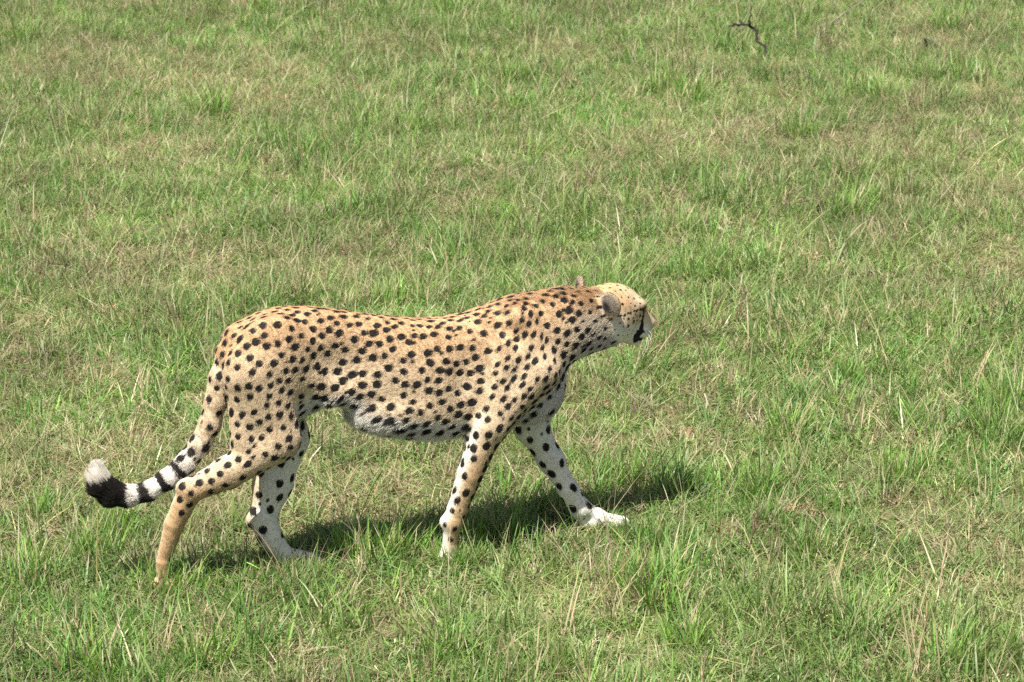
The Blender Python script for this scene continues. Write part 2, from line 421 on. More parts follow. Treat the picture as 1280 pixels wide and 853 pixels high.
# --- hollows before the thigh and behind the shoulder
for sgn in (-1, 1):
    ell('trunk', B(436, 462, sgn*.135), (.085, .062, .075), k=.05, neg=True)
    ell('trunk', B(592, 468, sgn*.162), (.035, .065, .11), k=.05, neg=True)
    ell('trunk', B(655, 430, sgn*.158), (.03, .062, .06), np.array(Matrix.Rotation(math.radians(25), 3, 'Y')), k=.04, neg=True)
for sgn in (-1, 1):
    cone('trunk', B(404, 478, sgn*.060), B(456, 494, sgn*.050), .022, .024, k=.05, sv=.7)
    ell('trunk', B(500, 515, sgn*.050), (.12, .046, .045), k=.04)
# --- flank folds
cone('trunk', B(396, 470, -.075), B(415, 495, -.072), .03, .018, k=.04, sv=.6)
cone('trunk', B(396, 470, .075), B(415, 495, .072), .03, .018, k=.04, sv=.6)

# --- paws: sole pad, four toes
def paw(tag, heel, toe, w=.034, h=.026):
    """heel and toe are points on the sole (body frame)"""
    heel = np.asarray(heel); toe = np.asarray(toe); f = toe-heel; L = np.linalg.norm(f); f = f/L
    s = np.array([-f[1], f[0], 0]); s /= np.linalg.norm(s); up = np.cross(f, s)
    R = np.stack([f, s, up], 1)
    ell(tag, heel+f*L*.42+up*h*.95, (L*.52, w*.88, h*.95), R, k=.016)
    for i, (ds, df) in enumerate(((-.95, .72), (-.34, .90), (.34, .90), (.95, .72))):
        ell(tag, heel+f*L*df+s*w*ds*.72+up*h*.62, (L*.20, w*.27, h*.66), R, k=.006)
        ell(tag+'_claw', heel+f*(L*df+L*.19)+s*w*ds*.72+up*h*.30, (L*.06, w*.08, h*.16), R, k=.002)
def gz(p, dz=0.0):
    """drop a body-frame point onto the ground"""
    x = BO[0]+p[0]*CY-p[1]*SY; y = BO[1]+p[0]*SY+p[1]*CY
    return np.array([p[0], p[1], float(hgt(x, y))+dz])
pf = gz(B(560, 690, -.06)); paw('nf', pf+np.array([-.026, 0, -.003]), pf+np.array([.074, -.006, -.005]), .029, .021)
cone('nf', B(562, 686, -.060), pf+np.array([.0, 0, .022]), .021, .020, k=.015)
pf = gz(B(733, 650, .048)); paw('ff', pf+np.array([-.012, 0, .008]), pf+np.array([.128, .006, .006]), .030, .022)
cone('ff', B(748, 645, .048), pf+np.array([.06, 0, .032]), .019, .018, k=.018)
pf = gz(B(203, 714, -.030)); paw('nh', pf+np.array([-.030, 0, .010]), pf+np.array([.062, -.004, 0]), .031)
cone('nh', B(204, 702, -.040), pf+np.array([.0, 0, .024]), .0205, .019, k=.004)
pf = gz(B(356, 712, .040)); paw('fh', pf+np.array([.0, 0, .004]), pf+np.array([.108, .006, -.003]), .029, .022)
cone('fh', B(356, 696, .040), pf+np.array([.05, 0, .026]), .026, .019, k=.02)

# --- tail
TL = [(297, 424, 0, .040), (285, 444, -.005, .034), (276, 472, -.012, .0345), (269.5, 502, -.016, .0345), (262.5, 530, -.02, .0335), (250, 556, -.02, .033),
      (232, 579, -.02, .032), (210, 599, -.015, .031), (186, 614, -.01, .030), (162, 620, -.004, .0315), (142, 617, 0, .037), (130, 609, .002, .036), (125, 599, .004, .030), (124, 593, .006, .022)]
TP = np.array([B(x, y, l) for x, y, l, r in TL]); TR = np.array([t[3] for t in TL])*.93
for i in range(len(TL)-1):
    cone('tail', TP[i], TP[i+1], TR[i], TR[i+1], k=.012 if i else .03)
TS = np.concatenate([[0], np.cumsum(np.linalg.norm(np.diff(TP, axis=0), axis=1))])

# --- head: local frame f forwards, s to its left, h up
HO = B(767, 388.5, .062)
HS = 1.13
def rot(axis, a):
    return np.array(Matrix.Rotation(a, 3, axis))
HR = rot('Z', math.radians(16)) @ rot('Y', math.radians(15)) @ rot('X', math.radians(6))   # columns: f s h in body frame
def H(f, s, h): return HO + HR@np.array([f, s, h])*HS
def hell(c, r, k=.02, tag='head', neg=False, R=None): ell(tag, H(*c), np.array(r)*HS, HR if R is None else HR@R, k, neg)
def hcone(a, b, ra, rb, k=.02, tag='head', neg=False): cone(tag, H(*a), H(*b), ra*HS, rb*HS, k, 1.0, neg)
hell((-.008, 0, .010), (.088, .060, .066))
hell((.040, 0, .012), (.050, .047, .042))
hcone((.060, 0, .004), (.120, 0, -.022), .038, .023, k=.02)
hcone((-.02, 0, -.045), (.070, 0, -.058), .052, .028, k=.03)
for s in (-1, 1):
    hell((.000, s*.030, -.028), (.052, .031, .042), k=.025)
    hell((.054, s*.031, .038), (.024, .015, .010), k=.018)
    hell((.098, s*.016, -.043), (.032, .022, .023), k=.012)
    hell((.079, s*.042, .024), (.014, .011, .012), k=.008, neg=True)
hell((.092, 0, -.074), (.028, .024, .017), k=.014)
hell((.135, 0, -.022), (.013, .017, .011), k=.01)
for s in (-1, 1):      # mouth cleft
    hcone((.115, s*.024, -.066), (.062, s*.040, -.062), .0035, .0045, k=.006, neg=True)
# neck behind the head
cone('neck', B(712, 406, .010), HO+HR@np.array([-.02, 0, -.018]), .083, .058, k=.04, sv=.80)
EAR = {}
for s in (-1, 1):
    c = (-.064 if s < 0 else -.084, s*.060, .034 if s < 0 else .036)
    R = rot('Z', -s*math.radians(38)) @ rot('X', -s*math.radians(42)) @ rot('Y', math.radians(-22))
    EAR[s] = (H(*c), HR@R)
    hell(c, (.0115, .035, .033), k=.012, tag='ear', R=R)
    cc = np.array(c)+R@np.array([.016, 0, .006])
    hell(tuple(cc), (.015, .026, .025), k=.006, tag='ear', neg=True, R=R)

# ---- field on a grid
VOX = .0042
lo = np.min([bbox(P)[0] for P in PR], 0); hi = np.max([bbox(P)[1] for P in PR], 0)
dims = np.ceil((hi-lo)/VOX).astype(int)+1
axs = [lo[i]+VOX*np.arange(dims[i]) for i in range(3)]
FLD = np.full(dims, .25, np.float32)
for P in sorted(PR, key=lambda p: p['neg']):
    a, b = bbox(P)
    i0 = np.maximum(((a-lo)/VOX).astype(int), 0); i1 = np.minimum(((b-lo)/VOX).astype(int)+2, dims)
    sl = tuple(slice(i0[i], i1[i]) for i in range(3))
    g = np.stack(np.meshgrid(*[axs[i][sl[i]] for i in range(3)], indexing='ij'), -1)
    d = d_prim(g.reshape(-1, 3), P).reshape(g.shape[:3]); cur = FLD[sl]; k = P['k']
    if P['neg']:
        d = -d; h = np.maximum(k-np.abs(cur-d), 0)/k; FLD[sl] = np.maximum(cur, d)+h*h*k*.25
    else:
        h = np.maximum(k-np.abs(cur-d), 0)/k; FLD[sl] = np.minimum(cur, d)-h*h*k*.25

def surface_nets(F):
    s = F < 0
    c = np.zeros(np.array(F.shape)-1, np.int8)
    n = F.shape
    corners = [(i, j, k) for i in (0, 1) for j in (0, 1) for k in (0, 1)]
    for i, j, k in corners: c += s[i:n[0]-1+i, j:n[1]-1+j, k:n[2]-1+k]
    cells = np.argwhere((c > 0) & (c < 8)); idx = np.full(c.shape, -1, np.int32); idx[tuple(cells.T)] = np.arange(len(cells))
    acc = np.zeros((len(cells), 3)); cnt = np.zeros(len(cells))
    for a in corners:
        for ax in range(3):
            if a[ax]: continue
            b = list(a); b[ax] = 1
            fa = F[tuple((cells+a).T)]; fb = F[tuple((cells+b).T)]; m = (fa < 0) != (fb < 0)
            t = np.where(m, fa/np.where(m, fa-fb, 1), 0)
            p = np.array(a, float)+t[:, None]*np.eye(3)[ax]
            acc[m] += p[m]; cnt[m] += 1
    V = lo+VOX*(cells+acc/cnt[:, None])
    Q = []
    for ax in range(3):
        o1, o2 = (ax+1) % 3, (ax+2) % 3
        sl0 = [slice(None)]*3; sl1 = [slice(None)]*3; sl0[ax] = slice(0, -1); sl1[ax] = slice(1, None)
        e0, e1 = s[tuple(sl0)], s[tuple(sl1)]
        ed = np.argwhere(e0 != e1); ed = ed[(ed[:, o1] > 0) & (ed[:, o2] > 0) & (ed[:, o1] < c.shape[o1]) & (ed[:, o2] < c.shape[o2])]
        flip = e0[tuple(ed.T)]
        def cid(d1, d2):
            q = ed.copy(); q[:, o1] += d1; q[:, o2] += d2; return idx[tuple(q.T)]
        q = np.stack([cid(-1, -1), cid(0, -1), cid(0, 0), cid(-1, 0)], 1)
        q[~flip] = q[~flip][:, ::-1]; Q.append(q)
    return V, np.concatenate(Q)
BV, BQ = surface_nets(FLD)
# keep only the largest connected piece out of precaution: none expected; smooth lightly
def adj_smooth(V, Q, it, lam):
    e = np.concatenate([Q[:, [0, 1]], Q[:, [1, 2]], Q[:, [2, 3]], Q[:, [3, 0]]])
    n = len(V); deg = np.bincount(e.ravel(), minlength=n)[:, None]
    for _ in range(it):
        s = np.stack([np.bincount(e[:, 0], V[e[:, 1], j], n)+np.bincount(e[:, 1], V[e[:, 0], j], n) for j in range(V.shape[1])], 1)
        V = V+lam*(s/deg-V)
    return V
BV = adj_smooth(BV, BQ, 3, .5)
def vert_normals(V, Q):
    fn = np.cross(V[Q[:, 2]]-V[Q[:, 0]], V[Q[:, 3]]-V[Q[:, 1]]); n = np.zeros_like(V)
    for j in range(4):
        for c in range(3): n[:, c] += np.bincount(Q[:, j], fn[:, c], len(V))
    return n/np.maximum(np.linalg.norm(n, axis=1, keepdims=True), 1e-12)
BN = vert_normals(BV, BQ)

# ---- regions and fur direction per vertex
tags = sorted({P['tag'] for P in PR}); TI = {t: i for i, t in enumerate(tags)}
best = np.full(len(BV), 9.0); reg = np.zeros(len(BV), int); flow = np.zeros((len(BV), 3)); wsum = np.zeros(len(BV))
for P in PR:
    if P['neg']: continue
    d = d_prim(BV, P); m = d < best; best[m] = d[m]; reg[m] = TI[P['tag']]
    w = np.exp(-np.clip(d, -.02, .3)/.012)
    tg = P['tag']
    if P['t'] == 'cone' and tg not in ('head', 'neck', 'ear', 'trunk'):
        dr = (P['b']-P['a']); dr = dr/np.linalg.norm(dr)
        if tg.endswith('_sh') or tg.endswith('_th'): dr = dr*.5+np.array([-.5, 0, -.4])
    elif tg in ('head', 'ear'): dr = -HR[:, 0]
    elif tg in ('nf', 'ff', 'nh', 'fh'): dr = np.array([.6, 0, -.5])
    else: dr = np.array([-1, 0, -.18])
    flow += w[:, None]*dr; wsum += w
    if P['t'] == 'loft': TRW = w
flow /= wsum[:, None]
flow = adj_smooth(flow, BQ, 6, .5)
flow -= (flow*BN).sum(1, keepdims=True)*BN
flow /= np.maximum(np.linalg.norm(flow, axis=1, keepdims=True), 1e-6)
isr = lambda *t: np.isin(reg, [TI[x] for x in t if x in TI])
HL = (BV-HO)@HR/HS                                     # head-local coordinates
U, Vv, W = BV.T

# ---- coat: base colour
TAN = np.array([.425, .270, .145]); CREAM = np.array([.500, .385, .255]); WHITE = np.array([.69, .655, .59]); GOLD = np.array([.415, .265, .135])
def ss(x, a, b):
    t = np.clip((x-a)/(b-a), 0, 1); return t*t*(3-2*t)
def mixc(c, d, f): return c*(1-f[:, None])+d*f[:, None]
zt = _smooth_interp(U, _s[:, 0], _s[:, 1]); zb = _smooth_interp(U, _s[:, 0], _s[:, 2])
rel = np.clip((W-zb)/np.maximum(zt-zb, .02), -.6, 1.1)
base = np.tile(CREAM, (len(BV), 1))
base = mixc(base, TAN, ss(rel, .45, .98))
base = mixc(base, WHITE, ss(-rel-.22*BN[:, 2], -.24, .0)*(isr('trunk')*1.0))
near_leg = isr('nf', 'nf_sh', 'nh', 'nh_th'); far_leg = isr('ff', 'ff_sh', 'fh', 'fh_th')
side_in = np.where(near_leg, BN[:, 1], np.where(far_leg, -BN[:, 1], 0))
low = ss(-W, -.42, -.30)
base = mixc(base, GOLD, .7*low*near_leg*ss(-side_in, -.2, .5))
base = mixc(base, GOLD, .7*low*far_leg*ss(-side_in, -.2, .5))
base = mixc(base, WHITE, (near_leg | far_leg)*ss(side_in, -.15, .35)*ss(-W, -.60, -.42))
back = -(flow[:, 0]*0)                               # hind side of the forelegs is pale
base = mixc(base, WHITE, isr('nf', 'ff')*ss(-BN[:, 0], .35, .85)*.8)
base = mixc(base, CREAM, isr('fh', 'fh_th')*ss(-BN[:, 0], .3, .7)*.9)
base = mixc(base, GOLD, isr('nh')*ss(-W, -.36, -.30)*ss(-side_in, -.3, .2)*.6)
base = mixc(base, WHITE, isr('ff', 'fh')*ss(-W, -.14, -.07)*.7)
base = mixc(base, WHITE, isr('nf')*ss(-W, -.07, -.03)*.6)
# throat, breast, cheeks
nk = isr('neck', 'trunk')*ss(U, .62, .70)
base = mixc(base, WHITE, ss(-BN[:, 2], .15, .6)*isr('neck', 'trunk')*ss(U, .55, .68))
base = mixc(base, (CREAM+WHITE)*.5, isr('neck', 'trunk')*ss(-HL[:, 2], -.035, .02)*ss(HL[:, 0], -.20, -.10)*.85)
hd = isr('head')
base = mixc(base, TAN, hd*ss(HL[:, 2], .0, .05)*ss(-HL[:, 0], -.04, .03)*.75)
base = mixc(base, CREAM*.9, hd*ss(HL[:, 0], -.03, .04)*ss(HL[:, 2], -.01, .04)*.9)
base = mixc(base, CREAM*1.15, hd*ss(-HL[:, 2], -.030, .005))
base = mixc(base, WHITE*.97, hd*ss(-HL[:, 2], -.002, .045))
base = mixc(base, WHITE*.97, hd*ss(-HL[:, 2], -.03, .0)*ss(-HL[:, 0], .0, .03)*.4)
base = mixc(base, CREAM*.9, hd*ss(HL[:, 0], .09, .12)*ss(HL[:, 2], -.045, -.02)*.7)
# tail
td = np.full(len(BV), 9.0); ts = np.zeros(len(BV))
for i in range(len(TP)-1):
    ab = TP[i+1]-TP[i]; t = np.clip(((BV-TP[i])@ab)/(ab@ab), 0, 1); d = np.linalg.norm(BV-TP[i]-t[:, None]*ab, axis=1)
    m = d < td; td[m] = d[m]; ts[m] = TS[i]+t[m]*(TS[i+1]-TS[i])
tail = isr('tail'); tend = TS[-1]-ts
base = mixc(base, WHITE*.86, tail*ss(ts, .26, .40)*.85)
base = mixc(base, CREAM, tail*ss(ts, .05, .2)*(1-ss(ts, .28, .42))*.6)

# ---- spots: poisson-disc over the skin, elongated along the fur, signed distance kept per vertex
def spot_size():
    r = np.full(len(BV), .0132); sp = np.full(len(BV), .0405); el = np.full(len(BV), 1.12)
    b = ss(rel, .82, 1.0)*isr('trunk'); r = r*(1-.38*b); sp = sp*(1-.30*b); el = el+.4*b
    sh = isr('nf_sh', 'ff_sh'); r = np.where(sh, .0103, r); sp = np.where(sh, .034, sp); el = np.where(sh, 1.35, el)
    th = isr('nh_th', 'fh_th'); r = np.where(th, .0124, r); sp = np.where(th, .0405, sp)
    fo = isr('nf', 'ff'); r = np.where(fo, .0128-.004*ss(-W, -.25, -.1), r); sp = np.where(fo, .044, sp); el = np.where(fo, 1.25, el)
    ff = isr('ff', 'fh'); r = np.where(ff, .0135, r); sp = np.where(ff, .055, sp)
    nh = isr('nh'); r = np.where(nh, .0120, r); sp = np.where(nh, .044, sp)
    nk = isr('neck')+isr('trunk')*ss(U, .60, .68); nk = np.clip(nk, 0, 1)
    r = r*(1-.46*nk); sp = sp*(1-.14*nk); el = el+.35*nk
    tl = isr('tail'); r = np.where(tl, .0125+.004*ss(ts, .2, .4), r); sp = np.where(tl, .046, sp); el = np.where(tl, 1., el)
    h = isr('head'); r = np.where(h, .0040, r); sp = np.where(h, .021, sp); el = np.where(h, 1.2, el)
    sp = np.where(h, sp*.9, sp*.735)
    return r*.86, sp, el
SR, SPC, SEL = spot_size()
ok = np.ones(len(BV), bool)
ok &= ~(tail & (tend < .30)); ok &= ~isr('ear')
ok &= ~(isr('nh') & (W < .26) & (flow @ np.array([0, 0, 1.]) < 0) & (BN[:, 0] < .35))
ok &= ~(isr('nh', 'fh') & (W < .10)); ok &= ~(isr('nf', 'ff') & (W < .075))
ok &= ~(hd & (HL[:, 0] > .055) & (HL[:, 2] > .0)); ok &= ~(hd & (HL[:, 0] > .095)); ok &= ~(hd & (HL[:, 2] < -.055))
ok &= ~(isr('trunk') & (rel < .06) & (vnoise(BV[:, 0]*30, BV[:, 1]*30, 3) < .80))
ok &= ~np.isin(reg, [TI[t] for t in tags if 'claw' in t])
cand = rng.permutation(np.nonzero(ok)[0])[:22000]
acc = []; AP = np.zeros((4000, 3)); AN = np.zeros((4000, 3)); AS = np.zeros(4000); n = 0
for i in cand:
    if n:
        dv = AP[:n]-BV[i]; d2 = (dv*dv).sum(1); lim = ((AS[:n]+SPC[i])*.5)**2
        if ((d2 < lim) & ((AN[:n]@BN[i]) > -.1)).any(): continue
    AP[n] = BV[i]; AN[n] = BN[i]; AS[n] = SPC[i]*rng.uniform(.88, 1.08); acc.append(i); n += 1
acc = np.array(acc)
# a second generation of small spots in the gaps
for i in rng.permutation(np.nonzero(ok & ~hd)[0])[:600]:
    dv = AP[:n]-BV[i]; d2 = (dv*dv).sum(1)
    if (d2 < (.62*(AS[:n]))**2).any() or n > 3990: continue
    AP[n] = BV[i]; AN[n] = BN[i]; AS[n] = SPC[i]*.62; acc = np.append(acc, -i-1); n += 1
SD = np.full(len(BV), .05)
wob = lambda p, s: np.sin(p[:, 0]*s+1.3)*np.sin(p[:, 1]*s*1.1+.4)*np.sin(p[:, 2]*s*.9+2.1)
wv = wob(BV, 260)*.0016+wob(BV[:, [1, 2, 0]], 130)*.0018
for j, a in enumerate(acc):
    small = a < 0; i = -a-1 if small else a
    r = SR[i]*rng.uniform(.86, 1.14)*(.48 if small else 1.0); e = SEL[i]*rng.uniform(.92, 1.15)
    R_ = r*e+.02; m = np.nonzero((np.abs(BV[:, 0]-BV[i, 0]) < R_) & (np.abs(BV[:, 2]-BV[i, 2]) < R_) & (np.abs(BV[:, 1]-BV[i, 1]) < R_))[0]
    m = m[(BN[m]@BN[i]) > .05]
    x = BV[m]-BV[i]; f = flow[i]; a1 = x@f; rest = x-a1[:, None]*f
    d = np.sqrt((a1/e)**2+(rest**2).sum(1))-r+wv[m]
    SD[m] = np.minimum(SD[m], d)
# tail rings
for a, b in ((.034, .128), (.158, .190), (.220, .252), (.284, .308)):
    SD = np.where(tail, np.minimum(SD, np.maximum(a-tend, tend-b)*.9+wv*1.3), SD)
# face and ear marks (capsules in head space, both sides)
def mark(a, b, ra, rb):
    global SD
    for s in (-1, 1):
        A = np.array([a[0], a[1]*s, a[2]]); Bb = np.array([b[0], b[1]*s, b[2]]); ab = Bb-A
        t = np.clip(((HL-A)@ab)/(ab@ab), 0, 1); d = np.linalg.norm(HL-A-t[:, None]*ab, axis=1)-(ra+(rb-ra)*t)
        SD = np.where(isr('head'), np.minimum(SD, d), SD)
def mark_side(pts, r0, r1):
    """mark drawn along a line on both cheeks, given as (forward, up) of the head"""
    global SD
    pts = np.array(pts); q = HL[:, [0, 2]]; n_ = len(pts)-1
    for i in range(n_):
        A, ab = pts[i], pts[i+1]-pts[i]; t = np.clip(((q-A)@ab)/max(ab@ab, 1e-9), 0, 1)
        d = np.linalg.norm(q-A-t[:, None]*ab, axis=1)-(r0+(r1-r0)*(i+t)/n_)
        SD = np.where(isr('head') & (np.abs(HL[:, 1]) > .012), np.minimum(SD, d+wv*.5), SD)
mark_side([(.074, .026), (.070, .008), (.075, -.006), (.085, -.020), (.083, -.038)], .0048, .0060)        # tear line
mark_side([(.085, -.040), (.078, -.053), (.084, -.068)], .0075, .0100)                     # corner of the lips
mark((.118, .020, -.066), (.084, .036, -.066), .0060, .0080)
mark((.146, .0, -.024), (.143, .010, -.028), .0125, .0070)                                  # nose leather
mark((.064, .042, .026), (.082, .034, .024), .0065, .0060)                                  # eye rim
for f_, h_, r_ in ((-.048, .006, .0045), (-.034, .008, .0055), (-.022, .014, .0040), (-.010, .016, .0060), (.004, .021, .0042), (.016, .022, .0055), (.030, .026, .0045), (.042, .027, .0055), (.052, .029, .0045),
                   (-.012, -.002, .0035), (.006, .004, .0040), (.022, .008, .0036), (.038, .012, .0040), (.050, .006, .0030), (.030, -.006, .0034), (.046, -.012, .0030), (.014, -.012, .0040), (-.008, -.022, .0050), (.058, -.004, .0026), (.098, -.038, .0018), (.092, -.044, .0018), (.104, -.046, .0018)):
    mark_side([(f_*.86+.020, h_), (f_*.86+.023, h_+.003)], r_*.72, r_*.55)
ear = isr('ear')
for s in (-1, 1):
    c, R = EAR[s]; q = (BV-c)@R; e = ear & (np.linalg.norm(q, axis=1) < .075)
    dk = ss(.016-np.hypot(q[:, 1]*.8, q[:, 2]+.010), -.012, .010)
    base = np.where(e[:, None], mixc(mixc(np.tile(np.array([.19, .165, .13]), (len(BV), 1)), np.array([.016, .014, .013]), dk), CREAM*.8, ss(q[:, 0], .003, .012)), base)
    base = np.where(e[:, None], mixc(base, CREAM*.9, ss(np.hypot(q[:, 1], q[:, 2]), .029, .039)*.75), base)
base = np.where(ear[:, None], base, adj_smooth(base, BQ, 14, .5))
claw = np.isin(reg, [TI[t] for t in tags if 'claw' in t]); base[claw] = (.05, .04, .03)
nz = fbm(BV[:, 0]*40, BV[:, 2]*40+BV[:, 1]*33, 5); base = base*(.90+.20*nz)[:, None]
BLACK = np.array([.012, .010, .009])

# ---- objects
M_BODY = w2b = None
def mat_coat():
    m, nt, b, L = nodes_of('cheetah_coat')
    a = N(nt, 'ShaderNodeAttribute'); a.attribute_name = 'base'
    s = N(nt, 'ShaderNodeAttribute'); s.attribute_name = 'spot'
    tc = N(nt, 'ShaderNodeTexCoord').outputs['Object']
    nn = noise(nt, tc, 300, 2); mr = N(nt, 'ShaderNodeMapRange'); L(nn, mr.inputs[0]); mr.inputs[3].default_value = -.002; mr.inputs[4].default_value = .002
    ad = N(nt, 'ShaderNodeMath'); L(s.outputs['Fac'], ad.inputs[0]); L(mr.outputs[0], ad.inputs[1])
    mk = N(nt, 'ShaderNodeMapRange'); L(ad.outputs[0], mk.inputs[0]); mk.inputs[1].default_value = -.001; mk.inputs[2].default_value = .001; mk.inputs[3].default_value = 1; mk.inputs[4].default_value = 0
    L(mix_rgb(nt, mk.outputs[0], a.outputs['Color'], tuple(BLACK)), b.inputs['Base Color'])
    b.inputs['Roughness'].default_value = .75; b.inputs['Specular IOR Level'].default_value = .2
    return m
def mat_fur():
    m, nt, b, L = nodes_of('cheetah_fur')
    a = N(nt, 'ShaderNodeAttribute'); a.attribute_name = 'Col'
    L(a.outputs['Color'], b.inputs['Base Color']); b.inputs['Roughness'].default_value = .6; b.inputs['Specular IOR Level'].default_value = .25
    return m
cheetah = bpy.data.objects.new('cheetah', None); COL.objects.link(cheetah); cheetah.empty_display_size = .2
cheetah.location = BO; cheetah.rotation_euler = (0, 0, YAW)
cheetah['label'] = 'spotted cheetah walking through the grass with its tail hanging low and head turned away'
cheetah['category'] = 'cheetah'
bm_ = fast_mesh('body', BV, BQ.ravel(), np.full(len(BQ), 4)); bm_.polygons.foreach_set('use_smooth', np.ones(len(BQ), bool))
at = bm_.attributes.new('base', 'FLOAT_COLOR', 'POINT'); at.data.foreach_set('color', np.concatenate([base, np.ones((len(base), 1))], 1).astype(np.float32).ravel())
at = bm_.attributes.new('spot', 'FLOAT', 'POINT'); at.data.foreach_set('value', SD.astype(np.float32))
obj('body', bm_, mat_coat(), cheetah)

def build_fur():
    A, Bq, C, D = (BV[BQ[:, i]] for i in range(4))
    area = np.linalg.norm(np.cross(C-A, D-Bq), axis=1)*.5
    flen = np.full(len(BV), .0080)
    flen = np.where(isr('nf', 'ff', 'nh', 'fh'), .0070, flen); flen = np.where(hd, .0050, flen)
    flen = np.where(isr('ear'), .0085, flen)
    flen = flen + .020*isr('trunk')*ss(-rel, -.20, .0)*(1-ss(U, .5, .6))
    flen = np.where(isr('neck'), .011, flen) + .006*isr('trunk')*ss(U, .58, .66) + .008*isr('trunk')*ss(U, .3, .5)*ss(rel, .9, 1.)
    flen = np.where(tail, .009+.024*ss(-tend, -.20, -.03), flen)
    flen = np.where(hd & (HL[:, 0] > .07), .0032, flen); flen = np.where(hd & (HL[:, 0] > .125), .0008, flen)
    flen = adj_smooth(flen[:, None], BQ, 5, .5)[:, 0]
    NH = 950000
    w = area*(1+.6*tail[BQ[:, 0]]+.6*hd[BQ[:, 0]]); fi = rng.choice(len(BQ), NH, p=w/w.sum())
    a, b = rng.random(NH), rng.random(NH); q = BQ[fi]
    ws = np.stack([(1-a)*(1-b), a*(1-b), a*b, (1-a)*b], 1)
    I = lambda X: (X[q]*ws[..., None]).sum(1) if X.ndim == 2 else (X[q]*ws).sum(1)
    p, nrm, fl, ln, sd, bc = I(BV), I(BN), I(flow), I(flen), I(SD), I(base)
    ln = ln*rng.uniform(.6, 1.25, NH)
    co = p*170.0
    jit = np.stack([vnoise(co[:, 0]+co[:, 1], co[:, 2]-co[:, 1], 11+j)-.5 for j in range(3)], 1)*.50 + rng.normal(0, .07, (NH, 3))
    d1 = fl+nrm*.26+jit*.35; d1 /= np.linalg.norm(d1, axis=1, keepdims=True)
    d2 = fl+nrm*.12+jit*.6; d2 += I(isr('trunk')*ss(-rel, -.22, -.02)*(1-ss(U, .5, .6)))[:, None]*np.array([0, 0, -.9]); d2 /= np.linalg.norm(d2, axis=1, keepdims=True)
    p0 = p-nrm*.001; p1 = p0+d1*ln[:, None]*.5; p2 = p1+d2*ln[:, None]*.5
    blk = (sd+rng.normal(0, .0010, NH)) < 0
    col = np.where(blk[:, None], BLACK*rng.uniform(.7, 1.8, NH)[:, None], bc*rng.uniform(.90, 1.10, NH)[:, None])
    cu = bpy.data.hair_curves.new('fur'); cu.add_curves([3]*NH)
    cu.attributes['position'].data.foreach_set('vector', np.stack([p0, p1, p2], 1).astype(np.float32).ravel())
    ra = cu.attributes.get('radius') or cu.attributes.new('radius', 'FLOAT', 'POINT')
    rr = np.tile(np.array([.00026, .00022, .00008]), NH); ra.data.foreach_set('value', rr.astype(np.float32))
    ca = cu.attributes.new('Col', 'FLOAT_COLOR', 'CURVE'); ca.data.foreach_set('color', np.concatenate([np.clip(col, 0, .95), np.ones((NH, 1))], 1).astype(np.float32).ravel())
    cu.materials.append(mat_fur())
    o = bpy.data.objects.new('fur', cu); COL.objects.link(o); o.parent = cheetah; o['kind'] = 'stuff'
build_fur()

# eyes and whiskers
def uv_ball(name, r, seg=16, rings=10):
    v = [(0, 0, r)]; f = []
    for i in range(1, rings):
        for j in range(seg):
            th = math.pi*i/rings; ph = 2*math.pi*j/seg; v.append((r*math.sin(th)*math.cos(ph), r*math.sin(th)*math.sin(ph), r*math.cos(th)))
    v.append((0, 0, -r)); n_ = len(v)-1
    for j in range(seg): f.append((0, 1+j, 1+(j+1) % seg)); f.append((n_, n_-seg+(j+1) % seg, n_-seg+j))
    for i in range(rings-2):
        for j in range(seg):
            a = 1+i*seg+j; b = 1+i*seg+(j+1) % seg; f.append((a, a+seg, b+seg, b))
    m = new_mesh(name, v, f); m.polygons.foreach_set('use_smooth', np.ones(len(f), bool)); return m
def mat_eye():
    m, nt, b, L = nodes_of('amber_eye')
    tc = N(nt, 'ShaderNodeTexCoord').outputs['Object']; sp = N(nt, 'ShaderNodeSeparateXYZ'); L(tc, sp.inputs[0])
    mr = N(nt, 'ShaderNodeMapRange'); L(sp.outputs[2], mr.inputs[0]); mr.inputs[1].default_value = .0; mr.inputs[2].default_value = .0125
    L(ramp(nt, mr.outputs[0], [(.0, (.03, .02, .015)), (.35, (.30, .14, .03)), (.86, (.38, .19, .04)), (.90, (.004, .004, .004))]), b.inputs['Base Color'])
    b.inputs['Roughness'].default_value = .08
    return m
M_EYE = mat_eye(); eye_mesh = uv_ball('eye', .0125); eye_mesh.materials.append(M_EYE)
for s in (-1, 1):
    o = obj('eye', eye_mesh, None, cheetah)
    c = H(.072, s*.0345, .024); look = HR@np.array([.86, s*.5, .0])
    o.location = c; o.rotation_euler = Vector(look).to_track_quat('Z', 'Y').to_euler()
def tube(pts, rads, sides=5):
    pts = np.asarray(pts, float); v, f = [], []
    for i, p in enumerate(pts):
        t = pts[min(i+1, len(pts)-1)]-pts[max(i-1, 0)]; t /= max(np.linalg.norm(t), 1e-9)
        a = np.cross(t, [0.3, .1, 1.0] if abs(t[2]) < .9 else [1, 0, 0]); a /= np.linalg.norm(a); b = np.cross(t, a)
        for j in range(sides):
            an = 2*math.pi*j/sides; v.append(p+rads[i]*(a*math.cos(an)+b*math.sin(an)))
    for i in range(len(pts)-1):
        for j in range(sides):
            f.append((i*sides+j, i*sides+(j+1) % sides, (i+1)*sides+(j+1) % sides, (i+1)*sides+j))
    f.append(tuple(range(sides))[::-1]); f.append(tuple((len(pts)-1)*sides+j for j in range(sides)))
    return v, f
